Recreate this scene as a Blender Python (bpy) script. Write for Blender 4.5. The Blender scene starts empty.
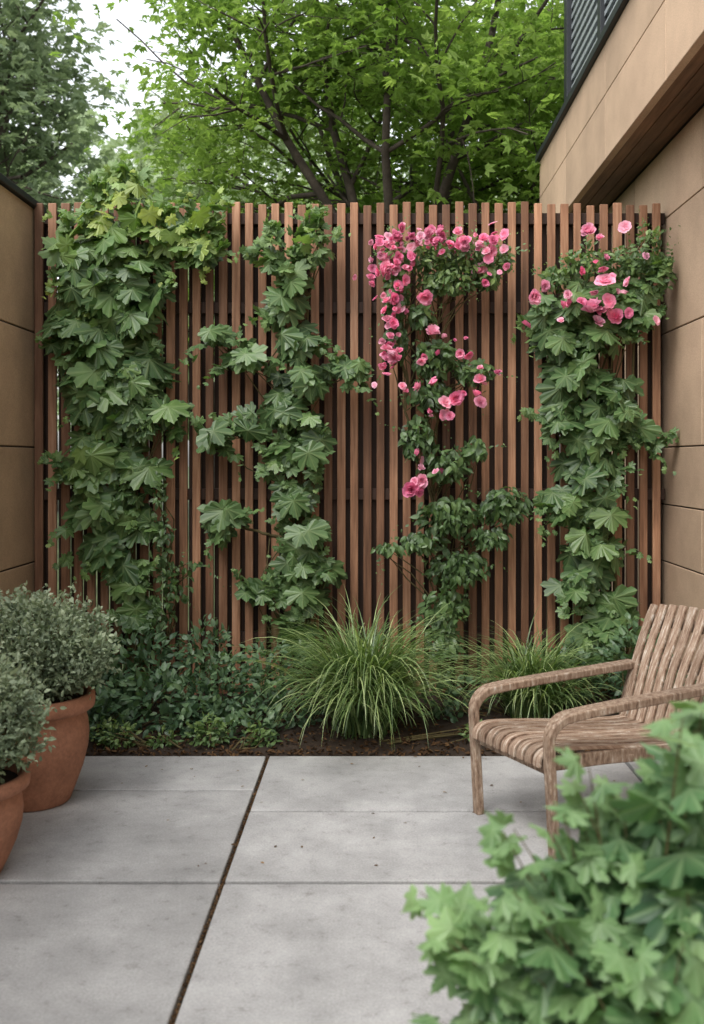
import bpy, math, numpy as np
from mathutils import Vector
rng=np.random.default_rng(11)
sc=bpy.context.scene
sc.view_settings.view_transform='Standard'
sc.view_settings.look='None'
sc.view_settings.exposure=0

# ---------------------------------------------------------------- materials
def newmat(name):
    m=bpy.data.materials.new(name); m.use_nodes=True
    nt=m.node_tree; nt.nodes.clear()
    return m,nt
def L(nt,a,b): nt.links.new(a,b)
def ramp(nt,fac,stops):
    r=nt.nodes.new('ShaderNodeValToRGB')
    e=r.color_ramp.elements
    while len(e)<len(stops): e.new(0.5)
    for i,(p,c) in enumerate(stops):
        e[i].position=p; e[i].color=(c[0],c[1],c[2],1)
    L(nt,fac,r.inputs[0]); return r.outputs[0]
def mixc(nt,a,b,fac,mode='MIX'):
    m=nt.nodes.new('ShaderNodeMix'); m.data_type='RGBA'; m.blend_type=mode
    for s,v in ((m.inputs[6],a),(m.inputs[7],b),(m.inputs[0],fac)):
        if isinstance(v,(int,float)): s.default_value=v
        elif isinstance(v,tuple): s.default_value=(v[0],v[1],v[2],1)
        else: L(nt,v,s)
    return m.outputs[2]
def noise(nt,scale,detail=4,rough=.6,stretch=None):
    tc=nt.nodes.new('ShaderNodeTexCoord'); src=tc.outputs['Object']
    if stretch:
        mp=nt.nodes.new('ShaderNodeMapping'); mp.inputs['Scale'].default_value=stretch
        L(nt,src,mp.inputs[0]); src=mp.outputs[0]
    n=nt.nodes.new('ShaderNodeTexNoise')
    n.inputs['Scale'].default_value=scale; n.inputs['Detail'].default_value=detail
    n.inputs['Roughness'].default_value=rough
    L(nt,src,n.inputs['Vector']); return n.outputs[0]
def tintnode(nt):
    a=nt.nodes.new('ShaderNodeAttribute'); a.attribute_name='tint'
    s=nt.nodes.new('ShaderNodeSeparateColor'); L(nt,a.outputs['Color'],s.inputs[0]); return s
def finish(nt,col,rough=.8,bump=None,bs=.3,bd=.01,spec=.3):
    p=nt.nodes.new('ShaderNodeBsdfPrincipled')
    if isinstance(col,tuple): p.inputs['Base Color'].default_value=(*col,1)
    else: L(nt,col,p.inputs['Base Color'])
    if isinstance(rough,(int,float)): p.inputs['Roughness'].default_value=rough
    else: L(nt,rough,p.inputs['Roughness'])
    p.inputs['Specular IOR Level'].default_value=spec
    if bump is not None:
        b=nt.nodes.new('ShaderNodeBump'); b.inputs['Strength'].default_value=bs; b.inputs['Distance'].default_value=bd
        L(nt,bump,b.inputs['Height']); L(nt,b.outputs[0],p.inputs['Normal'])
    o=nt.nodes.new('ShaderNodeOutputMaterial'); L(nt,p.outputs[0],o.inputs[0]); return p,o

def leafmat(name,stops,trans=.3,rough=.45,vein=(.26,.34,.15),vamt=.42,spec=.5,tm=(1.3,1.5,.6),far=False):
    m,nt=newmat(name); s=tintnode(nt)
    c=ramp(nt,s.outputs[0],stops)
    if far:
        d=nt.nodes.new('ShaderNodeBsdfDiffuse'); L(nt,c,d.inputs[0]); o=nt.nodes.new('ShaderNodeOutputMaterial')
        if trans<=0: L(nt,d.outputs[0],o.inputs[0]); return m
        t=nt.nodes.new('ShaderNodeBsdfTranslucent'); L(nt,mixc(nt,c,tm,1.0,'MULTIPLY'),t.inputs[0])
        mx=nt.nodes.new('ShaderNodeMixShader'); mx.inputs[0].default_value=trans
        L(nt,d.outputs[0],mx.inputs[1]); L(nt,t.outputs[0],mx.inputs[2]); L(nt,mx.outputs[0],o.inputs[0]); return m
    nz=noise(nt,9,2)
    c=mixc(nt,c,ramp(nt,nz,[(.3,(.72,.74,.75)),(.7,(1.2,1.18,1.15))]),1.0,'MULTIPLY')
    if vamt>0:
        pw=nt.nodes.new('ShaderNodeMath'); pw.operation='POWER'; L(nt,s.outputs[1],pw.inputs[0]); pw.inputs[1].default_value=5
        ml=nt.nodes.new('ShaderNodeMath'); ml.operation='MULTIPLY'; L(nt,pw.outputs[0],ml.inputs[0]); ml.inputs[1].default_value=vamt
        c=mixc(nt,c,vein,ml.outputs[0])
    p,o=finish(nt,c,rough,spec=spec)
    t=nt.nodes.new('ShaderNodeBsdfTranslucent')
    tc=mixc(nt,c,tm,1.0,'MULTIPLY'); L(nt,tc,t.inputs[0])
    mx=nt.nodes.new('ShaderNodeMixShader'); mx.inputs[0].default_value=trans
    L(nt,p.outputs[0],mx.inputs[1]); L(nt,t.outputs[0],mx.inputs[2]); L(nt,mx.outputs[0],o.inputs[0])
    return m

def woodmat(name,stops,stretch,scale=6,rough=.6,lo=(.42,.40,.39),hi=(1.5,1.58,1.65)):
    m,nt=newmat(name); s=tintnode(nt)
    g=noise(nt,scale,6,.65,stretch)
    big=noise(nt,1.3,3)
    c=ramp(nt,g,stops)
    v=ramp(nt,s.outputs[0],[(0,lo),(.5,(1,1,1)),(1,hi)])
    c=mixc(nt,c,v,1.0,'MULTIPLY')
    c=mixc(nt,c,ramp(nt,big,[(.3,(.65,.65,.67)),(.65,(1.1,1.1,1.1))]),1.0,'MULTIPLY')
    finish(nt,c,rough,g,.5,.004)
    return m

M_slat=woodmat('cedar_slat',[(.25,(.13,.062,.034)),(.5,(.285,.14,.076)),(.75,(.42,.235,.14))],(9,9,.5),5,.6)
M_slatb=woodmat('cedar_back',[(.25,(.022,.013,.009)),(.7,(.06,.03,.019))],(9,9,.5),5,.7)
M_chair=woodmat('weathered_teak',[(.30,(.08,.05,.034)),(.44,(.19,.125,.085)),(.58,(.29,.215,.155)),(.72,(.45,.40,.34))],(14,14,4),5,.65)
def chairslat():
    m,nt=newmat('weathered_slat'); s=tintnode(nt)
    tc=nt.nodes.new('ShaderNodeUVMap'); 
    mp=nt.nodes.new('ShaderNodeMapping'); mp.inputs['Scale'].default_value=(85,5,1); L(nt,tc.outputs[0],mp.inputs[0])
    n=nt.nodes.new('ShaderNodeTexNoise'); n.inputs['Scale'].default_value=1.3; n.inputs['Detail'].default_value=10; n.inputs['Roughness'].default_value=.8
    L(nt,mp.outputs[0],n.inputs['Vector'])
    c=ramp(nt,n.outputs[0],[(.36,(.075,.045,.03)),(.45,(.20,.13,.09)),(.54,(.32,.245,.185)),(.62,(.56,.52,.46))])
    v=ramp(nt,s.outputs[0],[(0,(.7,.66,.63)),(1,(1.15,1.12,1.1))])
    c=mixc(nt,c,v,1.0,'MULTIPLY')
    finish(nt,c,.65,n.outputs[0],.6,.003); return m
M_cslat=chairslat()

def stonemat(name,base,var=.18,scale=3,rough=.85,stain=.3,fine=90,speck=False):
    m,nt=newmat(name); s=tintnode(nt)
    a=noise(nt,scale,8,.65); b=noise(nt,fine,3,.7); d=noise(nt,.9,5,.6)
    k=1-var
    c=ramp(nt,a,[(.3,tuple(x*k for x in base)),(.7,tuple(min(1,x*(1+var)) for x in base))])
    c=mixc(nt,c,ramp(nt,b,[(.3,(.80,.80,.80)),(.7,(1.13,1.13,1.13))]),1.0,'MULTIPLY')
    c=mixc(nt,c,ramp(nt,d,[(.35,(1-stain,1-stain,1-stain)),(.6,(1.05,1.05,1.05))]),1.0,'MULTIPLY')
    c=mixc(nt,c,ramp(nt,s.outputs[0],[(0,(.88,.88,.88)),(1,(1.08,1.08,1.08))]),1.0,'MULTIPLY')
    if speck:
        e=noise(nt,16,6,.75); c=mixc(nt,c,ramp(nt,e,[(.30,(.72,.71,.69)),(.42,(1,1,1)),(.62,(1,1,1)),(.74,(1.14,1.13,1.11))]),1.0,'MULTIPLY')
    ad=nt.nodes.new('ShaderNodeMath'); ad.operation='ADD'; L(nt,a,ad.inputs[0]); L(nt,b,ad.inputs[1])
    finish(nt,c,rough,ad.outputs[0],.3,.004,.25); return m
M_pave=stonemat('concrete_paver',(.35,.35,.348),.2,4.0,.8,.22,130,True)
M_wall=stonemat('tan_render',(.46,.32,.20),.14,2.2,.85,.25,140)
M_house=stonemat('tan_stone_panel',(.50,.355,.245),.12,2.0,.8,.2,140)
M_terra=stonemat('terracotta',(.38,.18,.11),.25,5,.8,.35,60)
M_soil=stonemat('soil',(.035,.024,.017),.4,14,.95,.3,60)
M_joint=stonemat('joint_grit',(.035,.03,.023),.5,40,.95,.3,160)
M_ground=stonemat('ground_grass',(.06,.075,.03),.4,1,.95,.3,20)
M_dark=stonemat('dark_metal',(.03,.033,.037),.1,5,.45,.1,100)
M_inner=stonemat('wall_core',(.05,.04,.03),.1,5,.9,.1,50)
M_soff=woodmat('soffit_wood',[(.3,(.10,.05,.025)),(.7,(.24,.13,.07))],(9,.6,9),4,.6)
M_bark=stonemat('bark',(.085,.068,.055),.4,9,.95,.3,50)
M_stem=stonemat('stem',(.11,.09,.04),.3,9,.9,.2,50)
m,nt=newmat('louvre_metal'); finish(nt,(.3,.33,.35),.35,spec=.6); M_glass=m

M_lf1=leafmat('vine_leaf',[(0,(.024,.062,.024)),(.4,(.075,.15,.048)),(.7,(.145,.24,.065)),(1,(.32,.39,.08))])
M_lf2=leafmat('ivy_leaf',[(0,(.028,.07,.025)),(.5,(.095,.175,.058)),(1,(.22,.31,.10))])
M_rosel=leafmat('rose_leaf',[(0,(.035,.07,.027)),(.5,(.09,.16,.055)),(1,(.22,.31,.10))],vamt=.15)
M_fg=leafmat('shrub_leaf',[(0,(.024,.07,.028)),(.5,(.085,.18,.07)),(1,(.22,.35,.15))],vein=(.3,.42,.22))
M_bed=leafmat('bed_leaf',[(0,(.03,.07,.04)),(.5,(.07,.135,.07)),(1,(.17,.26,.13))],vamt=.15)
M_pot=leafmat('pot_shrub_leaf',[(0,(.075,.11,.065)),(.5,(.17,.225,.135)),(1,(.38,.45,.31))],vamt=.05,rough=.6,tm=(1.1,1.2,.8))
M_grass=leafmat('sedge',[(0,(.045,.09,.03)),(.5,(.13,.205,.07)),(1,(.36,.44,.2))],vamt=0,rough=.4)
M_tree=leafmat('maple_tree_leaf',[(0,(.12,.20,.05)),(.5,(.21,.31,.085)),(1,(.32,.42,.14))],trans=.5,far=True,tm=(1.3,1.4,.8))
M_tree2=leafmat('oak_tree_leaf',[(0,(.15,.20,.13)),(.5,(.22,.28,.175)),(1,(.31,.37,.24))],trans=.4,tm=(1.3,1.35,1.0),far=True)
M_tree3=leafmat('hazed_far_tree_leaf',[(0,(.30,.38,.24)),(.5,(.38,.46,.29)),(1,(.48,.55,.37))],trans=.35,tm=(1.2,1.25,.9),far=True)  # leaf colours paled to paint in distance haze, no haze volume
M_flower=leafmat('pink_petal',[(0,(.75,.16,.33)),(.5,(.86,.32,.49)),(1,(.92,.55,.66))],trans=.3,vein=(.75,.12,.28),vamt=.35,rough=.6,tm=(1.1,.9,1))
M_lit=leafmat('leaf_litter',[(0,(.05,.03,.018)),(.5,(.12,.07,.035)),(1,(.26,.17,.09))],far=True,trans=0)

# ---------------------------------------------------------------- mesh helpers
def empty(name,loc=(0,0,0)):
    e=bpy.data.objects.new(name,None); e.location=loc; e.empty_display_size=.2
    sc.collection.objects.link(e); return e
def link(o,parent):
    sc.collection.objects.link(o)
    if parent: 
        o.parent=parent; o.location=(-parent.location.x,-parent.location.y,-parent.location.z)
    return o
def set_tint(me,arr):
    a=me.color_attributes.new('tint','FLOAT_COLOR','POINT')
    a.data.foreach_set('color',np.asarray(arr,dtype=np.float32).ravel())
def trimesh(name,V,F,T,mat,parent=None,smooth=False):
    me=bpy.data.meshes.new(name)
    V=np.asarray(V,dtype=np.float32); F=np.asarray(F,dtype=np.int32)
    k=F.shape[1]
    me.vertices.add(len(V)); me.vertices.foreach_set('co',V.ravel())
    me.loops.add(F.size); me.loops.foreach_set('vertex_index',F.ravel())
    me.polygons.add(len(F)); me.polygons.foreach_set('loop_start',np.arange(0,F.size,k,dtype=np.int32))
    me.polygons.foreach_set('use_smooth',np.full(len(F),smooth))
    me.update(calc_edges=True); set_tint(me,T); me.materials.append(mat)
    return link(bpy.data.objects.new(name,me),parent)
class MB:
    def __init__(s): s.v=[];s.f=[];s.t=[];s.uv=[]
    def add(s,v,f,t):
        o=len(s.v); s.v+= [tuple(x) for x in v]; s.f+=[tuple(i+o for i in q) for q in f]; s.t+=[(t,0,0,1)]*len(v)
    def box(s,a,b,t=None):
        if t is None: t=rng.random()
        x0,y0,z0=a;x1,y1,z1=b
        s.add([(x0,y0,z0),(x1,y0,z0),(x1,y1,z0),(x0,y1,z0),(x0,y0,z1),(x1,y0,z1),(x1,y1,z1),(x0,y1,z1)],
          [(0,3,2,1),(4,5,6,7),(0,1,5,4),(1,2,6,5),(2,3,7,6),(3,0,4,7)],t)
    def tube(s,pts,rad,n=6,t=.5):
        pts=[Vector(p) for p in pts]; v=[];f=[]
        ref=Vector((.3,.9,.1)).normalized()
        for i,p in enumerate(pts):
            d=(pts[min(i+1,len(pts)-1)]-pts[max(i-1,0)])
            if d.length<1e-6: d=Vector((0,0,1))
            d.normalize(); a=d.cross(ref)
            if a.length<.05: a=d.cross(Vector((1,0,0)))
            a.normalize(); b=d.cross(a)
            for j in range(n):
                q=2*math.pi*j/n; v.append(p+(a*math.cos(q)+b*math.sin(q))*rad[i])
        for i in range(len(pts)-1):
            for j in range(n):
                k=(j+1)%n; f.append((i*n+j,i*n+k,(i+1)*n+k,(i+1)*n+j))
        s.add(v,f,t)
    def bar(s,pts,side,w,th,t=.5):
        pts=[Vector(p) for p in pts]; side=Vector(side).normalized(); v=[];f=[]
        ws=w if isinstance(w,list) else [w]*len(pts)
        for i,p in enumerate(pts):
            d=(pts[min(i+1,len(pts)-1)]-pts[max(i-1,0)]).normalized()
            nrm=side.cross(d).normalized()
            for a,b in ((-1,-1),(1,-1),(1,1),(-1,1)):
                v.append(p+side*(a*ws[i]/2)+nrm*(b*th/2))
        m=len(pts)
        for i in range(m-1):
            for j in range(4):
                k=(j+1)%4; f.append((i*4+j,i*4+k,(i+1)*4+k,(i+1)*4+j))
        f.append((3,2,1,0)); f.append(((m-1)*4,(m-1)*4+1,(m-1)*4+2,(m-1)*4+3))
        s.add(v,f,t)
    def build(s,name,mat,parent=None,bevel=0,smooth=False,seg=2):
        me=bpy.data.meshes.new(name); me.from_pydata(s.v,[],s.f); me.update()
        set_tint(me,s.t); me.materials.append(mat)
        if smooth: me.polygons.foreach_set('use_smooth',[True]*len(me.polygons))
        o=link(bpy.data.objects.new(name,me),parent)
        if bevel:
            b=o.modifiers.new('bevel','BEVEL'); b.width=bevel; b.segments=seg; b.limit_method='ANGLE'; b.angle_limit=math.radians(40)
        return o

def fan(half,center,zf):
    out=half+[(-x,y,g) for x,y,g in reversed(half) if x>1e-6]
    V=[(center[0],center[1],0.02)]; G=[1]
    for x,y,g in out: V.append((x,y,zf(x,y,g))); G.append(g)
    n=len(out); F=[(0,1+(i+1)%n,1+i) for i in range(n)]
    return np.array(V),np.array(F),np.array(G,float)
def zpalm(x,y,g): return -.24*abs(x)**1.5-.26*max(0,y-.4)**1.5-.05*(1-g)
palm=fan([(0,1.0,1),(.07,.88,.5),(.15,.86,.6),(.15,.76,.3),(.24,.72,.3),(.24,.62,0),(.34,.68,.4),(.44,.77,.6),(.56,.76,1),(.55,.64,.4),(.58,.56,.3),(.47,.45,0),
 (.58,.42,.4),(.70,.33,1),(.64,.24,.4),(.57,.16,.3),(.45,.17,0),(.36,.03,.8),(.2,.05,.3),(.07,.15,0),(0,.18,.6)],(0,.36),zpalm)
lobed=fan([(0,1.0,1),(.06,.86,.5),(.14,.8,.6),(.12,.7,.3),(.19,.66,.3),(.15,.56,0),(.28,.62,.4),(.38,.74,.6),(.50,.74,1),(.46,.6,.4),(.5,.52,.3),(.36,.4,0),
 (.5,.38,.4),(.62,.28,1),(.54,.2,.4),(.46,.14,.3),(.34,.17,0),(.28,.02,.8),(.16,.05,.3),(.06,.15,0),(0,.18,.6)],(0,.36),zpalm)
ovate=fan([(0,1,1),(.1,.85,.3),(.24,.6,.1),(.27,.4,.1),(.2,.15,.1),(.05,.02,.3),(0,0,1)],(0,.45),lambda x,y,g:.22*abs(x)-.2*max(0,y-.4)**1.5)
V_=np.array([(0,0,0),(.28,.45,.08),(0,1,-.12),(-.28,.45,.08)]); tiny=(V_,np.array([(0,1,2),(0,2,3)]),np.array([.5,.0,.5,0]))
def sprig(k=4):
    Vs=[];Fs=[];o=0
    for i in range(k):
        a=(-1+2*i/(k-1))*1.25; s=.75+.25*math.cos(a); c,si=math.cos(a),math.sin(a)
        v=V_*s; w=np.stack([v[:,0]*c*.9+v[:,1]*si, -v[:,0]*si*.9+v[:,1]*c, v[:,2]-.1*abs(a)],1)
        Vs.append(w);Fs.append(np.array([(0,1,2),(0,2,3)])+o);o+=4
    return np.concatenate(Vs),np.concatenate(Fs),np.zeros(o)
spr=sprig()
def flower():
    Vs=[];Fs=[];G=[];o=0
    for n,r,tl,off in ((7,.5,.35,0),(7,.42,.75,.5),(6,.32,1.05,.2),(4,.22,1.35,.1)):
        for i in range(n):
            a=2*math.pi*i/n+off+.15*math.sin(i*5+n); rr=r*(1+.12*math.sin(i*7+n*2)); tt=tl+.2*math.sin(i*4.3+n)
            P=[(0,0),(.32,.35),(.40,.75),(.14,1),(-.14,.98),(-.40,.75),(-.32,.35),(0,.6)]
            for j,(x,y) in enumerate(P):
                yy=y*rr*math.cos(tt*(.3+.7*y)); z=y*rr*math.sin(tt)*(1.0 if y<.9 else .85)+(.14*rr*abs(x)*2)
                xx=x*rr*1.1
                Vs.append((xx*math.cos(a)+yy*math.sin(a),-xx*math.sin(a)+yy*math.cos(a),z)); G.append(1 if y<.4 else .2)
            for q in range(7): Fs.append((o+7,o+q,o+(q+1)%7))
            o+=8
    return np.array(Vs),np.array(Fs),np.array(G)
flo=flower()
def nrmz(a): return a/np.maximum(np.linalg.norm(a,axis=1,keepdims=True),1e-9)
def scatter(name,parts,mat,parent,smooth=False):
    VV=[];FF=[];TT=[];o=0
    for (tv,tf,tg),pos,d,n,sc_,tint in parts:
        if len(pos)==0: continue
        y=nrmz(d); z=nrmz(n-y*np.sum(n*y,1,keepdims=True)); x=np.cross(y,z)
        v=tv[None,:,:]*np.asarray(sc_)[:,None,None]
        wx=rng.uniform(.78,1.12,len(pos))[:,None,None]; wz=rng.uniform(.3,2.1,len(pos))[:,None,None]
        W=pos[:,None,:]+v[:,:,0:1]*wx*x[:,None,:]+v[:,:,1:2]*y[:,None,:]+v[:,:,2:3]*wz*z[:,None,:]
        k=len(tv); VV.append(W.reshape(-1,3))
        FF.append((tf[None]+ (np.arange(len(pos))*k)[:,None,None]).reshape(-1,3)+o)
        T=np.zeros((len(pos),k,4)); T[:,:,0]=np.clip(tint,0,1)[:,None]; T[:,:,1]=tg[None]; T[:,:,3]=1
        TT.append(T.reshape(-1,4)); o+=len(pos)*k
    return trimesh(name,np.concatenate(VV),np.concatenate(FF),np.concatenate(TT),mat,parent,smooth)
def ball(n):
    v=nrmz(rng.normal(size=(n,3))); return v*(rng.random((n,1))**(.45))

# ---------------------------------------------------------------- ground, paving, bed
g=MB(); g.add([(-250,-250,-.07),(250,-250,-.07),(250,250,-.07),(-250,250,-.07)],[(0,1,2,3)],.5); g.build('ground',M_ground)
XL,XR=-2.14,1.83; BE=5.085
pav=empty('patio_paving')
b=MB(); j=.007
xs=[XL,-.544,1.25,XR]
rowsL=[-3,-2.2,-1.25,-.3,.65,1.6,2.58,3.555,4.545,BE]
rowsR=[-3,-2.2,-1.25,-.3,.65,1.6,2.58,3.555,4.274,BE]
for i in range(3):
    rows=rowsL if i==0 else rowsR
    for k in range(len(rows)-1):
        e=.003 if k%2 else -.002
        b.box((xs[i]+j*(1.3 if i else .3),rows[k]+.012,-.065),(xs[i+1]-j*(1.3 if i<2 else .3),rows[k+1]-.012,0+e*.4))
b.build('slabs',M_pave,pav,.006,seg=2)
b=MB(); b.add([(XL,-3,-.03),(XR,-3,-.03),(XR,BE-.004,-.03),(XL,BE-.004,-.03)],[(0,1,2,3)],.5); b.build('joint_fill',M_joint,pav)
n=2600; y=rng.uniform(1.5,BE,n); x=-.544+rng.normal(0,.006,n)
pos=np.stack([x,y,np.full(n,-.018)+rng.random(n)*.010],1)
scatter('joint_debris',[(tiny,pos,rng.normal(size=(n,3))*[1,1,.2],rng.normal(size=(n,3))*.5+[0,0,1],rng.uniform(.006,.012,n),rng.random(n)*.7)],M_lit,pav)

bed=empty('planting_bed')
nx,ny=80,30; V=[];F=[]
for jy in range(ny+1):
    for ix in range(nx+1):
        yy=BE+ (6.6-BE)*jy/ny; xx=XL+(XR-XL)*ix/nx
        V.append((xx,yy,(-.015 if jy==0 else .0)+ .04*min(1,jy/8)+rng.normal(0,.006)))
for jy in range(ny):
    for ix in range(nx):
        a=jy*(nx+1)+ix; F.append((a,a+1,a+nx+2,a+nx+1))
trimesh('soil',V,F,np.tile([.5,0,0,1],(len(V),1)),M_soil,bed,True)
n=5000; pos=np.stack([rng.uniform(XL,XR,n),BE+.01+rng.random(n)**1.5*1.1,rng.uniform(.01,.05,n)],1)
pos[:,2]*=np.clip((pos[:,1]-BE)/.2,.25,1)
scatter('bark_mulch',[(tiny,pos,rng.normal(size=(n,3))*[1,1,.35],rng.normal(size=(n,3))*.6+[0,0,1],rng.uniform(.015,.04,n),rng.random(n)**2*.5)],M_lit,bed)
n=55; pos=np.stack([rng.uniform(-1.3,1.2,n),BE-rng.random(n)**3*1.6,np.full(n,.004)],1)
scatter('fallen_leaves',[(ovate,pos,rng.normal(size=(n,3))*[1,1,.05],rng.normal(size=(n,3))*.15+[0,0,1],rng.uniform(.01,.022,n),rng.random(n))],M_lit,bed)

# ---------------------------------------------------------------- fence
fe=empty('wooden_slat_fence',(0,6.25,0))
FY=6.25; b=MB(); pitch=.0822; x=XL+.012
while x<1.80:
    w=.051+rng.normal(0,.002)
    b.box((x,FY+rng.normal(0,.0025),.03),(x+w,FY+.024,3.105+rng.normal(0,.006)))
    x+=pitch
b.build('front_slats',M_slat,fe,.004)
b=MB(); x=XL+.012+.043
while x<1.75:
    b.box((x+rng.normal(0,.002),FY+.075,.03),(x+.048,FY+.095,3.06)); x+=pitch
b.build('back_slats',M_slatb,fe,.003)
b=MB()
for z in (.35,1.25,2.42,2.98): b.box((XL+.01,FY+.026,z),(1.82,FY+.073,z+.07),.4)
b.build('rails',M_slatb,fe,.003)
b=MB()
for x in (XL+.01,-.85,.45,1.74): b.box((x,FY+.1,-.05),(x+.08,FY+.18,3.0),.4)
b.build('posts',M_slatb,fe,.004)

# ---------------------------------------------------------------- left garden wall
gw=empty('garden_wall',(XL,3,0)); b=MB()
zs=[-.05,.14,.86,1.58,2.30,3.08]; ys=[-3,-1.6,-.2,1.2,2.6,4.0,5.45,6.42]
for a in range(len(zs)-1):
    for c in range(len(ys)-1):
        b.box((XL-.04,ys[c]+.004,zs[a]+.005),(XL,ys[c+1]-.004,zs[a+1]-.005))
b.build('facing_panels',M_wall,gw,.004)
b=MB(); b.box((XL-.22,-3,-.05),(XL-.01,6.42,3.075),.5); b.build('core',M_inner,gw)
b=MB(); b.box((XL-.24,-3.02,3.082),(XL+.025,6.44,3.125),.5); b.build('coping',M_dark,gw,.005)

# ---------------------------------------------------------------- house on the right
ho=empty('modern_house',(3,4,0)); b=MB()
zs=[-.05,.14,.86,1.22,1.58,2.30,3.02,3.475]; 
for a in range(len(zs)-1):
    off=.0 if a%2 else .65
    ys=[-3]+list(np.arange(-2.3+off,9.0,1.45))+[9.05]
    for c in range(len(ys)-1):
        b.box((XR,ys[c]+.004,zs[a]+.004),(XR+.03,ys[c+1]-.004,zs[a+1]-.004))
b.build('wall_panels',M_house,ho,.004)
b=MB(); b.box((XR+.012,-3,-.05),(6,9.04,4.2),.5); b.build('core',M_inner,ho)
b=MB(); FX=1.50
ys=list(np.arange(-3,9.1,1.36))+[9.12]; ys=[y for y in ys if y<8.6]+[9.12]
for c in range(len(ys)-1):
    b.box((FX,ys[c]+.003,3.46),(FX+.05,ys[c+1]-.003,3.88)); b.box((FX,ys[c]+.003,3.886),(FX+.05,ys[c+1]-.003,4.215))
b.box((FX+.052,9.06,3.46),(6,9.12,4.215),.5)
b.build('fascia',M_house,ho,.004)
b=MB(); x=FX+.053
while x<XR-.01:
    b.box((x,-3,3.481),(min(x+.088,XR+.01),9.05,3.50)); x+=.092
b.build('soffit',M_soff,ho,.003)
b=MB(); b.box((FX+.055,-3,3.51),(XR+.01,9.05,4.21),.5); b.build('soffit_core',M_inner,ho)
b=MB(); b.box((FX-.035,-3.02,4.218),(6.02,9.15,4.275),.5)
WX=1.63; WE=8.45
b.box((WX+.06,-2.9,4.28),(6,WE-.02,7.2),.4)
for z0,z1 in ((4.32,4.46),(5.62,5.72),(7.0,7.16)): b.box((WX-.01,-2.95,z0),(WX+.055,WE,z1),.5)
yy=-2.95
while yy<WE-.05:
    b.box((WX-.02,yy,4.3),(WX+.05,yy+.1,7.2),.5); yy+=1.2625
b.box((WX-.03,WE-.1,4.3),(WX+.2,WE+.02,7.2),.45)
b.build('upper_storey_frame',M_dark,ho,.004)
b=MB(); z=4.5
while z<6.98:
    b.box((WX+.01,-2.85,z),(WX+.03,WE-.1,z+.035),.6); z+=.085
y=-2.8
while y<WE-.1:
    b.box((WX+.031,y,4.47),(WX+.045,y+.02,6.98),.5); y+=.105
b.build('louvres',M_glass,ho)

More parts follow.
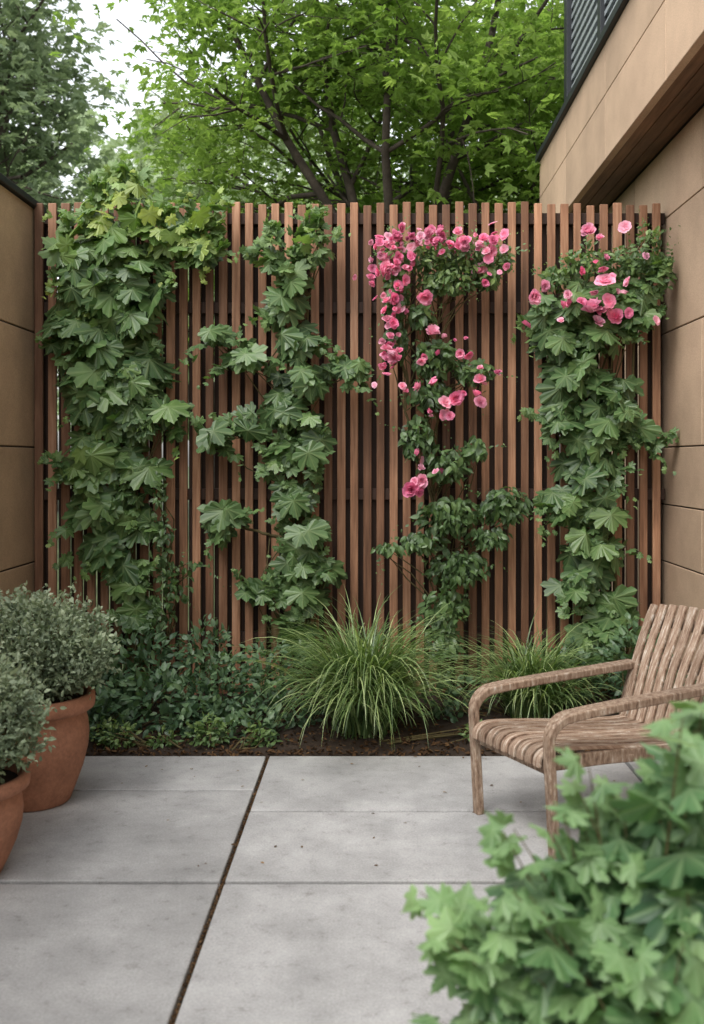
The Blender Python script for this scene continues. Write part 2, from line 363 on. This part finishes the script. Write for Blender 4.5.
# ---------------------------------------------------------------- climbers
FC=6.10
def climber(name,blobs,mat,tmpl,size,dens,stems,topz,seed,flowers=None,fsize=.1,spread=.14,toplight=.5,shoots=3,shk=1.0,tidy=.3,fdepth=.20):
    global rng
    rng=np.random.default_rng(seed)
    P=empty(name,(stems[0][0][0],FC+.1,0))
    parts=[]
    for (x,z,rx,rz) in blobs:
        n=int(dens*rx*rz*(1+.5*(z>topz+.1)))+5
        q=ball(n)
        pos=np.stack([x+q[:,0]*rx*shk,FC-.03+q[:,1]*spread-.07*(1-q[:,0]**2),z+q[:,2]*rz*shk],1)
        pos[:,1]=np.minimum(pos[:,1],6.21)
        out=q[:,0]
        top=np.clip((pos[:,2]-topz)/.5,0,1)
        d=np.stack([out*.85,np.full(n,-.35),-.8+.3*q[:,2]+.5*top],1)+rng.normal(0,tidy*1.25,(n,3))
        nn=np.stack([out*.35,np.full(n,-.7),np.full(n,.75)],1)+rng.normal(0,tidy,(n,3))
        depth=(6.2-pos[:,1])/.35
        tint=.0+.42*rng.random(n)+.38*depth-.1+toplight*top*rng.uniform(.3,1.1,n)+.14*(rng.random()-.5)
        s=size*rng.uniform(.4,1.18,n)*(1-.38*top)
        pos=pos-nrmz(d)*s[:,None]*.5
        parts.append((tmpl,pos,d,nn,s,tint))
    for (x,z,rx,rz) in blobs:
        for q in range(shoots+(4 if z>topz+.2 else 0)):
            a=rng.uniform(0,2*math.pi) if q<shoots else rng.uniform(.1*math.pi,.9*math.pi); e=.95
            px,pz=x+math.cos(a)*rx*e,z+math.sin(a)*rz*e
            n=7; t=np.linspace(0,1,n); ln=rng.uniform(.06,.2)
            pos=np.stack([px+math.cos(a)*ln*t,FC-.05-.08*t,pz+math.sin(a)*ln*t-.05*t*t],1)+rng.normal(0,.012,(n,3))
            d=rng.normal(0,.6,(n,3))+[math.cos(a)*.5,-.3,-.2+.6*(z>topz)]
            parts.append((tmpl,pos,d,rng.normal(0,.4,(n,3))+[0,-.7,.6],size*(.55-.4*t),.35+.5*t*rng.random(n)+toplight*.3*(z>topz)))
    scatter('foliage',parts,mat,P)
    s=MB()
    for st in stems:
        pts=[];rad=[]
        st=[np.array(p,float) for p in st]
        for i in range(len(st)-1):
            for t in np.linspace(0,1,7)[:-1]:
                p=st[i]*(1-t)+st[i+1]*t; pts.append((p[0]+rng.normal(0,.014),FC+.06+rng.normal(0,.012),p[1]))
        pts.append((st[-1][0],FC+.05,st[-1][1]))
        m_=len(pts); rad=[.014*(1-.7*i/m_) for i in range(m_)]
        s.tube(pts,rad,6)
        for (x,z,rx,rz) in blobs:
            i=min(range(m_),key=lambda i:(pts[i][0]-x)**2+(pts[i][2]-z+.12)**2)
            if math.hypot(pts[i][0]-x,pts[i][2]-z)>.4: continue
            for q in range(3):
                a=pts[max(0,i-rng.integers(0,3))]; e=(x+rng.normal(0,rx*.35),FC-.0-rng.random()*.06,z+rng.normal(0,rz*.35))
                mid=((a[0]+e[0])/2+rng.normal(0,.03),FC+.02,(a[2]+e[2])/2+rng.normal(0,.03))
                s.tube([a,mid,e],[.005,.004,.002],5)
    s.build('stems',M_stem,P,smooth=True)
    if flowers is not None:
        fl=np.array(flowers); n=len(fl)
        pos=np.stack([fl[:,0],np.full(n,FC-fdepth)+rng.normal(0,.035,n),fl[:,1]],1)
        nn=rng.normal(0,.38,(n,3))+[0,-1,.3]
        scatter('blossoms',[(flo,pos,rng.normal(size=(n,3)),nn,fsize*fl[:,2],rng.uniform(.1,1,n))],M_flower,P)
    return P

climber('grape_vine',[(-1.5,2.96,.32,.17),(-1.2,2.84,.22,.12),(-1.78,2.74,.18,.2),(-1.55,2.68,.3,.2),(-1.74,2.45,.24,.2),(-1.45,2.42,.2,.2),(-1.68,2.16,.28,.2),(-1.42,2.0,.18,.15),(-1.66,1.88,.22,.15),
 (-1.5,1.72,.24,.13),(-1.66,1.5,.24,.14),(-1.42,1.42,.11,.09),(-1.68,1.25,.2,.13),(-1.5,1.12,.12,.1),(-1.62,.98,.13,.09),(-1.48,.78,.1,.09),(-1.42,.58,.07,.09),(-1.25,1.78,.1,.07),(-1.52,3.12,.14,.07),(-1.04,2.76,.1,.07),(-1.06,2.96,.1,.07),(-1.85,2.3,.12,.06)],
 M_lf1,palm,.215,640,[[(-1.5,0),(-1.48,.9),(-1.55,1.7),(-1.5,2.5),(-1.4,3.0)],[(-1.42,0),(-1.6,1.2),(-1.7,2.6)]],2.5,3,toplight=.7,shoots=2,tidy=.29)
climber('climbing_maple_vine',[(-.60,2.72,.1,.12),(-.36,2.8,.12,.12),(-.50,2.6,.09,.11),(-.54,2.42,.1,.1),(-.47,2.2,.14,.12),(-.98,2.26,.07,.09),(-.8,2.1,.12,.04),(-.42,1.98,.2,.1),(-.14,2.04,.12,.05),(-.58,1.82,.17,.07),
 (-.42,1.7,.1,.1),(-.95,1.64,.11,.035),(-.75,1.7,.1,.05),(-.54,1.5,.11,.11),(-.38,1.55,.1,.08),(-.92,1.12,.1,.07),(-.5,1.24,.12,.12),(-.4,1.05,.12,.12),(-.44,.86,.13,.1),(-.7,.7,.1,.04),(-.42,.66,.11,.1),(-.46,.42,.08,.12),(-.3,.82,.08,.05)],
 M_lf2,palm,.175,800,[[(-.5,0),(-.45,.8),(-.55,1.6),(-.5,2.3),(-.6,2.85)],[(-.45,.3),(-.5,1.8),(-.35,2.85)],[(-.48,1.0),(-.7,1.05),(-.95,1.12)],[(-.52,1.6),(-.7,1.66),(-.95,1.65)],[(-.5,1.95),(-.8,2.1),(-.98,2.26)]],2.3,5,toplight=.45,shoots=2,tidy=.29)
rb=[(.14,2.70,.12,.15),(.34,2.74,.2,.12),(.56,2.72,.2,.13),(.76,2.70,.09,.09),(.45,2.58,.2,.1),(.68,2.58,.08,.06),(.13,2.48,.09,.13),(.12,2.22,.07,.15),(.28,2.36,.09,.07),(.38,2.1,.17,.12),(.6,2.02,.13,.08),(.34,1.88,.14,.1),
 (.26,1.62,.12,.13),(.42,1.46,.18,.11),(.6,1.55,.08,.08),(.78,1.22,.17,.12),(.45,1.16,.22,.11),(.08,.96,.12,.03),(.3,1.0,.14,.07),(.68,1.02,.16,.06),(.5,.84,.2,.11),(.42,.6,.15,.13),(.42,.4,.12,.12)]
r2=np.random.default_rng(21); fl=[]
for (cx,cz,rx,rz,n) in ((.09,2.70,.12,.14,44),(.28,2.80,.2,.08,32),(.56,2.78,.2,.07,30),(.09,2.42,.07,.2,40),(.1,2.1,.07,.16,22),(.3,2.05,.18,.2,12),(.6,2.0,.14,.12,7),(.3,1.4,.14,.12,8),(.66,2.68,.1,.1,10),(.45,1.7,.2,.2,4)):
    for i in range(n): fl.append((cx+r2.normal(0,rx*.6),cz+r2.normal(0,rz*.6),r2.uniform(.45,1.1)))
fl+=[(.47,1.86,1.6),(.41,1.83,1.3),(.63,1.84,1.2),(.3,2.47,1.5),(.62,2.62,1.6),(.22,1.33,1.6),(.28,1.38,1.3),(.7,2.90,.9),(.76,2.82,1.1),(.33,2.24,1.3)]
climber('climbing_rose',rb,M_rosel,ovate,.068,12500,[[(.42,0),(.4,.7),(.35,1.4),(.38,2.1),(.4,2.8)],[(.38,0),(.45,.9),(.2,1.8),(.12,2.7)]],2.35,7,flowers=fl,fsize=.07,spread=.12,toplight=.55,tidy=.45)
climber('climbing_maple_vine',[(1.0,2.38,.11,.09),(1.18,2.46,.16,.13),(1.42,2.48,.2,.12),(1.62,2.56,.12,.1),(1.12,2.22,.14,.1),(1.34,2.24,.16,.14),(1.58,2.36,.1,.08),
 (1.2,2.0,.2,.14),(1.42,1.9,.18,.12),(1.12,1.76,.1,.1),(1.3,1.7,.2,.14),(1.62,1.64,.11,.035),(1.5,1.78,.1,.06),(1.28,1.46,.18,.13),(1.16,1.24,.12,.12),(1.34,1.2,.16,.12),(1.3,.96,.18,.13),(1.26,.74,.18,.11),(1.46,.6,.16,.12),(1.36,.4,.2,.14)],
 M_lf2,palm,.175,740,[[(1.35,0),(1.3,.8),(1.25,1.6),(1.3,2.5)],[(1.38,0),(1.4,1.2),(1.5,2.6)]],2.3,9,shoots=2,toplight=.45,tidy=.29)
r2=np.random.default_rng(23); fl=[(.92,2.46,1.4),(.88,2.28,1.0),(1.34,2.53,1.7),(1.26,2.36,1.9),(1.31,2.30,1.3),(1.36,2.42,1.4),(1.43,2.34,1.6),(1.24,2.82,1.3),(1.46,2.86,1.2),(1.6,2.7,.8),(1.2,2.6,.8),(1.38,2.56,1.2),(1.2,2.42,1.0)]
for i in range(20): fl.append((1.33+r2.normal(0,.15),2.46+r2.normal(0,.12),r2.uniform(.5,1.1)))
climber('climbing_rose',[(1.3,2.68,.2,.09),(1.56,2.70,.2,.11),(1.72,2.62,.09,.12),(1.08,2.58,.1,.07),(1.66,2.84,.08,.05)],M_rosel,ovate,.07,8000,[[(1.5,0),(1.45,1.2),(1.6,2.1),(1.6,2.8)],[(1.45,1.2),(1.3,2.7)]],2.35,19,
 flowers=fl,fsize=.072,toplight=.4,spread=.12,tidy=.45,fdepth=.25)
climber('thin_climbing_shrub',[(-1.3,1.3,.05,.18),(-1.28,1.0,.09,.16),(-1.22,.75,.12,.16),(-1.32,.55,.12,.14),(-1.06,.86,.1,.03),(-1.4,.8,.05,.05)],M_rosel,ovate,.05,5600,
 [[(-1.3,0),(-1.27,.8),(-1.3,1.45)]],1.6,13,spread=.08,tidy=.5)

# ---------------------------------------------------------------- grasses
def grass(name,x,y,n,ln,seed,w=.011):
    r=np.random.default_rng(seed); P=empty(name,(x,y,0)); S=10
    az=r.uniform(0,2*math.pi,n); l=ln*r.uniform(.5,1.1,n)
    el=np.radians(89-42*r.random(n)**1.2); bend=r.uniform(1.3,3.1,n)*(.5+.5*(el/1.57))
    base=np.stack([x+r.normal(0,.06,n),y+r.normal(0,.05,n),np.full(n,.02)],1)
    side=np.stack([-np.sin(az),np.cos(az),np.zeros(n)],1)+r.normal(0,.25,(n,3))
    side=nrmz(side); p=base.copy(); V=np.zeros((n,S+1,2,3))
    for s in range(S+1):
        t=s/S; ww=w*(1-t**2.2)*r.uniform(.9,1.1,n)+.0004
        V[:,s,0]=p-side*ww[:,None]*.5; V[:,s,1]=p+side*ww[:,None]*.5
        a=np.maximum(el-bend*t**1.7,-1.35)
        p=p+np.stack([np.cos(a)*np.cos(az),np.cos(a)*np.sin(az),np.sin(a)],1)*(l/S)[:,None]
        p[:,2]=np.maximum(p[:,2],.025)
    f=np.array([(2*s,2*s+1,2*s+3,2*s+2) for s in range(S)])
    F=(f[None]+(np.arange(n)*(S+1)*2)[:,None,None]).reshape(-1,4)
    T=np.zeros((n,S+1,2,4)); T[...,3]=1; T[...,0]=(r.random(n)[:,None]**1.3*.8+.25*np.linspace(0,1,S+1)[None])[:,:,None]
    trimesh('blades',V.reshape(-1,3),F,T.reshape(-1,4),M_grass,P,True)
grass('ornamental_grass',-.055,5.44,1300,.87,31)
grass('ornamental_grass',.90,5.7,800,.68,32)

# ---------------------------------------------------------------- low bed shrubs
def shrub(name,blobs,mat,tmpl,size,dens,seed,root,upn=.6,tb=.0,stemn=30,sr=.006):
    r=np.random.default_rng(seed); P=empty(name,root); parts=[]
    s=MB()
    for (x,y,z,rx,ry,rz) in blobs:
        n=int(dens*(rx*ry+rx*rz+ry*rz)/3*4)
        v=nrmz(r.normal(size=(n,3))); rad=r.random((n,1))**.33
        lump=1+.16*np.sin(v[:,0:1]*5+x*9)*np.cos(v[:,2:3]*6+y*7)+.1*r.normal(size=(n,1))
        pos=np.array([x,y,z])+v*rad*lump*[rx,ry,rz]
        pos[:,2]=np.maximum(pos[:,2],.03)
        d=v*.8+r.normal(0,.6,(n,3))+[0,0,.05]; nn=v*.5+[0,-.1,upn]+r.normal(0,.4,(n,3))
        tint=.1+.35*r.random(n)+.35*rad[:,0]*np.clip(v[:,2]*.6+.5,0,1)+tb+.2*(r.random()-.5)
        parts.append((tmpl,pos,d,nn,size*r.uniform(.55,1.2,n),tint))
        for q in range(max(3,int(stemn/len(blobs)))):
            e=np.array([x,y,z])+nrmz(r.normal(size=(1,3)))[0]*[rx*.7,ry*.7,rz*.7]; e[2]=max(e[2],.06)
            a=np.array([x*.6+root[0]*.4,y*.6+root[1]*.4,0])+r.normal(0,.03,3)*[1,1,0]
            m=(a+e)/2+[0,0,.08*abs(e[2]-a[2])]+r.normal(0,.02,3)
            s.tube([a,m,e],[sr,sr*.7,sr*.35],5)
    scatter('foliage',parts,mat,P); s.build('stems',M_stem,P,smooth=True)
    return P
shrub('evergreen_bed_shrub',[(-1.62,5.6,.2,.3,.25,.22),(-1.35,5.75,.34,.22,.2,.24),(-1.2,5.45,.17,.28,.22,.19),(-1.75,5.85,.34,.2,.2,.24),(-1.5,5.35,.1,.25,.16,.13)],M_bed,ovate,.065,1900,41,(-1.45,5.7,0),tb=.03)
shrub('evergreen_bed_shrub',[(-.85,5.6,.22,.26,.24,.22),(-.62,5.75,.26,.2,.2,.2),(-.95,5.4,.1,.22,.14,.13),(-.5,5.5,.14,.2,.18,.15),(-1.0,5.85,.36,.16,.17,.2),(-.65,5.3,.08,.16,.1,.1)],M_bed,ovate,.05,2600,42,(-.8,5.7,0),tb=.15)
shrub('evergreen_bed_shrub',[(1.5,5.75,.28,.24,.22,.28),(1.15,5.9,.2,.2,.2,.2),(1.6,5.45,.2,.18,.18,.18),(.45,5.75,.12,.2,.18,.15)],M_bed,ovate,.06,1800,43,(1.4,5.8,0),tb=.05)
shrub('lime_groundcover_plant',[(-.87,5.22,.07,.12,.07,.09),(-.6,5.2,.05,.08,.05,.07),(-1.35,5.2,.06,.12,.06,.08),(-1.1,5.2,.04,.08,.05,.05),(.55,5.3,.05,.1,.06,.06)],M_rosel,ovate,.035,6500,44,(-.87,5.2,0),tb=.25)

# ---------------------------------------------------------------- pots
def lathe(name,prof,x,y,mat,parent,seg=56):
    V=[];F=[];m=len(prof)
    for i in range(seg):
        a=2*math.pi*i/seg
        for r_,z in prof: V.append((x+r_*math.cos(a),y+r_*math.sin(a),z))
    for i in range(seg):
        k=(i+1)%seg
        for q in range(m-1): F.append((i*m+q,k*m+q,k*m+q+1,i*m+q+1))
    o=trimesh(name,V,F,np.tile([.5,0,0,1],(len(V),1)),mat,parent,True); return o
def pot(x,y,R,H,bl,seed,n,size):
    P=empty('terracotta_pot_plant',(x,y,0))
    prof=[(0,.004),(.58,.004),(.61,.02),(.70,.14),(.82,.32),(.90,.5),(.92,.62),(.90,.74),(.86,.82),(.86,.84),(.96,.85),(1.01,.87),(1.025,.93),(1.01,.985),(.97,1.0),(.90,.995),(.87,.96),(.86,.86)]
    lathe('pot',[(a*R,c*H) for a,c in prof],x,y,M_terra,P)
    lathe('soil',[(0,.9*H),(.5*R,.91*H),(.87*R,.9*H)],x,y,M_soil,P)
    r=np.random.default_rng(seed); s=MB(); parts=[]
    for (dx,dy,z,rr,rz) in bl:
        m=int(n*rr*rr/.09); v=nrmz(r.normal(size=(m,3))); rad=.5+.5*r.random((m,1))**.7
        lump=1+.10*np.sin(v[:,0:1]*9+1)*np.cos(v[:,2:3]*8+v[:,1:2]*7)+.09*r.normal(size=(m,1))
        c=np.array([x+dx,y+dy,z])+v*rad*lump*[rr,rr,rz]
        ok=(c[:,2]>H+.02+.1*np.maximum(0,np.hypot(c[:,0]-x,c[:,1]-y)-R*.9)); c=c[ok]; v=v[ok]; rad=rad[ok]; m=len(c)
        k=5; off=np.tile(np.linspace(0,.055,k),m)[:,None]
        ax=nrmz(v*.7+r.normal(0,.35,(m,3))+[0,0,.5])
        pos=np.repeat(c,k,0)+np.repeat(ax,k,0)*off+r.normal(0,.004,(m*k,3))
        d=np.repeat(ax,k,0)*.6+r.normal(0,.6,(m*k,3))
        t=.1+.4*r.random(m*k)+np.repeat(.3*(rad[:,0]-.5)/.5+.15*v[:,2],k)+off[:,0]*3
        parts.append((ovate,pos,d,r.normal(0,.5,(m*k,3))+[0,-.2,.8],size*r.uniform(.6,1.2,m*k),t))
        for q in range(60):
            e=np.array([x+dx,y+dy,z])+nrmz(r.normal(size=(1,3)))[0]*[rr*.9,rr*.9,rz*.9]; e[2]=max(e[2],H+.04)
            a=np.array([x+r.normal(0,.04),y+r.normal(0,.04),H*.9]); s.tube([a,(a+e)/2+r.normal(0,.02,3)+[0,0,.03],e],[.005,.004,.002],4)
    scatter('foliage',parts,M_pot,P); s.build('stems',M_stem,P)
pot(-1.50,4.4,.255,.475,[(.02,0,.67,.28,.21),(-.1,.05,.66,.26,.20),(.1,-.03,.63,.22,.15)],51,1500,.026)
pot(-1.50,3.62,.235,.36,[(0,0,.57,.24,.22),(.08,0,.52,.21,.16),(-.1,.0,.55,.24,.18)],52,1500,.026)

# ---------------------------------------------------------------- chair
ch=empty('wooden_garden_armchair',(.85,4.25,0))
O=Vector((.435,4.225,0)); B=Vector((.892,.452,0)); S=Vector((.452,-.892,0)); W=.50
def cp(t,s,z): return O+B*t+S*s+Vector((0,0,z))
def build_uvbars(name,bars,mat,bev):
    b=MB()
    for pts,side,w,th,t in bars: b.bar(pts,side,w,th,t)
    o=b.build(name,mat,ch,bev,smooth=False)
    me=o.data; ul=me.uv_layers.new(name='UVMap')
    for lp in me.loops:
        c=me.vertices[lp.vertex_index].co-O; ul.data[lp.index].uv=(c.dot(S),c.dot(B)*1.0+c.z)
    return o
def curve(ctrl,n=22):
    ctrl=[Vector(c) for c in ctrl]; out=[]
    P=[ctrl[0]]+ctrl+[ctrl[-1]]
    for i in range(len(ctrl)-1):
        p0,p1,p2,p3=P[i],P[i+1],P[i+2],P[i+3]
        for q in range(6):
            t=q/6; out.append(.5*((2*p1)+(-p0+p2)*t+(2*p0-5*p1+4*p2-p3)*t*t+(-p0+3*p1-3*p2+p3)*t**3))
    out.append(ctrl[-1]); return out
bars=[]; ns=9
for i in range(ns):
    s=.035+(W-.07)*i/(ns-1)
    pts=curve([cp(-.035,s,.335),cp(-.025,s,.375),cp(.03,s,.395),(cp(.2,s,.382)),cp(.45,s,.352),cp(.68,s,.335),cp(.77,s,.335)])
    bars.append((pts,S,.040,.016,rng.random()))
build_uvbars('seat_slats',bars,M_cslat,.004)
bars=[]
for i in range(ns):
    f=i/(ns-1); s=.03+(W-.06)*f; s2=-.0+(W+.0)*f
    top=.825+.02*math.sin(math.pi*f)
    pts=curve([cp(.745,s,.30),cp(.79,s,.42),cp(.85,(s+s2)/2,.58),cp(.92,s2,.72),cp(.975,s2,top)])
    bars.append((pts,S,.043,.015,rng.random()))
build_uvbars('back_slats',bars,M_cslat,.004)
b=MB()
for s in (-.012,W+.012):
    o=-.008 if s<0 else .008
    pts=curve([cp(.012,s,0),cp(.0,s,.2),cp(-.012,s,.40),cp(-.008,s,.465),cp(.035,s,.512),cp(.11,s,.527),cp(.3,s,.538),cp(.55,s,.548),cp(.86,s,.56)])
    ws=[.042+ .03*min(1,max(0,(i-16)/12)) for i in range(len(pts))]
    b.bar(pts,S,ws,.034,.6)
    b.bar([cp(.96,s,0),cp(.88,s,.2),cp(.80,s,.36),cp(.86,s,.545)],S,.034,.04,.4)
    b.bar([cp(.01,s-o*4,.345),cp(.3,s-o*4,.335),cp(.82,s-o*4,.30)],S,.028,.055,.5)
b.bar([cp(.0,.0,.335),cp(.0,W,.335)],B,.03,.055,.5)
b.bar([cp(.74,.0,.285),cp(.74,W,.285)],B,.03,.045,.5)
b.bar([cp(.885,-.01,.60),cp(.885,W+.01,.60)],B,.022,.05,.5)
b.bar([cp(.965,.0,.76),cp(.965,W,.76)],B,.022,.05,.5)
b.bar([cp(.4,.0,.32),cp(.4,W,.32)],B,.03,.03,.5)
b.build('frame_and_arms',M_chair,ch,.007,seg=3)

# ---------------------------------------------------------------- foreground shrub
def fgshrub():
    r=np.random.default_rng(61); P=empty('leafy_foreground_shrub',(.6,1.8,0)); parts=[]; s=MB()
    root=np.array([.55,1.85,0])
    bl=[(.58,1.80,.95,.15,6),(.42,1.76,.86,.11,5),(.5,1.7,.68,.16,7),(.30,1.74,.80,.09,5),(.20,1.74,.72,.09,5),(.10,1.74,.70,.06,4),(.15,1.74,.62,.09,5),(.34,1.74,.55,.16,8),(.74,1.88,.99,.14,7),(.76,1.82,.75,.18,7),
        (.55,1.8,.42,.2,7),(.17,1.78,.48,.1,4),(.8,1.9,.45,.22,6),(.48,1.8,.92,.07,3),(.66,1.85,1.05,.07,3),(.45,1.85,.2,.2,4),(.32,1.80,.90,.06,3),(.85,1.9,1.08,.08,3)]
    for x,y,z,R,k in bl:
        for q in range(k):
            v=nrmz(r.normal(size=(1,3)))[0]; e=np.array([x,y,z])+v*R*r.uniform(.5,1.15)
            a=root+r.normal(0,.04,3)*[1,1,0]
            m=a*.45+e*.55+[(a[0]-e[0])*.12,0,.10]
            T=np.linspace(0,1,14); C=(1-T)[:,None]**2*a+2*(T*(1-T))[:,None]*m+(T**2)[:,None]*e
            s.tube(C[::2].tolist()+[C[-1].tolist()],[.005*(1-.8*i/7) for i in range(8)],5)
            L_=np.linalg.norm(e-a); n=int(7+r.integers(0,4))
            tt=1-(np.linspace(0,.36,n)/max(L_,.3)); 
            pos=((1-tt)[:,None]**2*a+2*(tt*(1-tt))[:,None]*m+(tt**2)[:,None]*e)+r.normal(0,.006,(n,3))
            ax=(e-m)/np.linalg.norm(e-m)
            sd=nrmz(r.normal(size=(n,3))*[1,1,.5])
            d=ax*.5+sd*.95+[-.1,-.15,-.3]; nn=r.normal(0,.32,(n,3))+[0,-.4,.85]
            sz=np.linspace(.06,.15,n)*r.uniform(.8,1.15,n)
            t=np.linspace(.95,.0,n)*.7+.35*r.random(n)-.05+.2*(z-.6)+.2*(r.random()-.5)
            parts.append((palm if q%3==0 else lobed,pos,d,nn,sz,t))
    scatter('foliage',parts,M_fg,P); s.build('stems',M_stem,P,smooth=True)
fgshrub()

# ---------------------------------------------------------------- trees
def tree(name,x,y,th,tr,H,spread,seed,mat,leaf,per,nlimb=6,tmpl=spr,flat=.35,bark=M_bark,rmax=99,keep=1.0):
    r=np.random.default_rng(seed); P=empty(name,(x,y,0)); s=MB(); tips=[]
    def br(p,d,ln,rad,lv):
        k=6; pts=[p.copy()]; rr=[rad]; d=d/np.linalg.norm(d)
        for i in range(k):
            d=d+r.normal(0,.11,3)+np.array([0,0,.05 if lv<2 else -.02]); d/=np.linalg.norm(d)
            p=p+d*ln/k
            if math.hypot(p[0]-x,p[1]-y)>rmax*r.uniform(.8,1.1): break
            pts.append(p.copy()); rr.append(rad*(1-.6*(i+1)/k))
        if len(pts)<3: return
        k=len(pts)-1
        s.tube(pts,rr,8 if lv<2 else 4)
        if lv>=2:
            kk=r.random()<keep+.25
            for q in pts[2:]:
                if kk and r.random()<keep+.1: tips.append((q,lv))
        if lv<3:
            nc=(5,5,3)[lv]
            for c in range(nc):
                i=int(2+(k-2)*(c+.6)/nc); i=min(i,k)
                side=r.normal(size=3); side-=d*side.dot(d); side/=np.linalg.norm(side)
                nd=d*.55+side*.85
                if lv>=1: nd[2]=nd[2]*flat+.08
                br(pts[i],nd,ln*r.uniform(.5,.72),rr[i]*.58,lv+1)
    base=np.array([x,y,0.]); top=np.array([x+r.normal(0,.1),y,th])
    s.tube([base-[0,0,.1],base*.7+top*.3+[.03,0,0],top],[tr*1.35,tr,tr*.9],10)
    for i in range(nlimb):
        a=2*math.pi*(i+.4*r.random())/nlimb; tl=r.uniform(.35,1.0)*spread
        br(top-[0,0,.25*r.random()],np.array([math.cos(a)*tl,math.sin(a)*tl,1.0]),(H-th)*r.uniform(.5,.75),tr*.5,0)
    s.build('trunk_and_limbs',bark,P,smooth=True)
    T=np.array([t[0] for t in tips]); n=len(T)*per
    c=np.repeat(T,per,0)
    sp=(H-th)*.05
    pos=c+r.normal(size=(n,3))*[sp,sp,sp*.35]
    d=r.normal(size=(n,3))*[1,1,.35]+[0,0,-.15]; nn=r.normal(0,.4,(n,3))+[0,0,1]
    tint=np.repeat(.15+.5*r.random(len(T)),per)+.35*r.random(n)-.05
    scatter('crown_foliage',[(tmpl,pos,d,nn,leaf*r.uniform(.6,1.3,n),tint)],mat,P)
    print(name,len(T),n)
tree('maple_tree',.35,11.2,2.9,.15,8.8,.9,71,M_tree,.10,12,nlimb=7,rmax=3.0,keep=.52)
tree('maple_tree',2.4,14.5,3.0,.15,9.4,.9,72,M_tree,.14,8,nlimb=6,rmax=3.4,keep=.5)
tree('oak_tree',-7.8,18.0,3.2,.25,12.5,.6,73,M_tree2,.18,9,nlimb=6,flat=.7,rmax=2.5,keep=.55)
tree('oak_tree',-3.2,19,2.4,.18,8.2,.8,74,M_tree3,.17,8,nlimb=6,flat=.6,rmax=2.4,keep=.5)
def treeline():
    r=np.random.default_rng(81); P=empty('distant_treeline',(0,28,0)); parts=[]; s=MB()
    for i in range(32):
        x=-26+52*i/31+r.normal(0,.4); y=r.uniform(26,32)
        top=r.uniform(10.5,13.5)
        if -.33<x/y<-.15: top=min(top,1.5+y*.34)
        s.tube([(x,y,0),(x,y,top*.8)],[.2,.07],6)
        for k in range(12):
            z=top*(.25+.72*k/11); R=2.1*(1-.6*(k/11)**2)*r.uniform(.7,1.1)
            n=95; v=nrmz(r.normal(size=(n,3)))*r.random((n,1))**.4
            c=np.array([x+r.normal(0,.7),y+r.normal(0,.6),z])
            pos=c+v*[R,R,.6]
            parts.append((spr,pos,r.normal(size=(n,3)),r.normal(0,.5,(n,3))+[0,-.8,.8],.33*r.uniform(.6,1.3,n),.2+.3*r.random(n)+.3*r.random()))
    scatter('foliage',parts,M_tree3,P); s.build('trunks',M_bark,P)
treeline()

# ---------------------------------------------------------------- world, sun, camera
w=bpy.data.worlds.new('World'); sc.world=w; w.use_nodes=True; nt=w.node_tree; nt.nodes.clear()
sk=nt.nodes.new('ShaderNodeTexSky'); sk.sky_type='NISHITA'; sk.sun_disc=False
sk.sun_elevation=math.radians(55); sk.sun_rotation=math.radians(212); sk.air_density=1.6; sk.dust_density=3; sk.ozone_density=1
hs=nt.nodes.new('ShaderNodeHueSaturation'); hs.inputs['Saturation'].default_value=.2; hs.inputs['Value'].default_value=2.5
bg=nt.nodes.new('ShaderNodeBackground'); bg.inputs[1].default_value=.15
o=nt.nodes.new('ShaderNodeOutputWorld')
L(nt,sk.outputs[0],hs.inputs['Color']); L(nt,hs.outputs[0],bg.inputs[0]); L(nt,bg.outputs[0],o.inputs[0])
sl=bpy.data.lights.new('sun','SUN'); sl.energy=1.5; sl.angle=math.radians(22); sl.color=(1,.96,.9)
so=bpy.data.objects.new('sun',sl); sc.collection.objects.link(so)
az=math.radians(212); el=math.radians(55)
sd=Vector((math.sin(az)*math.cos(el),math.cos(az)*math.cos(el),math.sin(el)))
so.rotation_euler=sd.to_track_quat('Z','Y').to_euler(); so.location=sd*20
cam=bpy.data.cameras.new('camera'); co=bpy.data.objects.new('camera',cam); sc.collection.objects.link(co)
co.location=(0,0,1.5); co.rotation_euler=(math.radians(90),0,0)
cam.sensor_fit='VERTICAL'; cam.sensor_height=36; cam.lens=35.16; cam.shift_x=-.0225; cam.shift_y=-.0508
cam.clip_end=600; cam.dof.use_dof=True; cam.dof.focus_distance=5.7; cam.dof.aperture_fstop=2.8
sc.camera=co
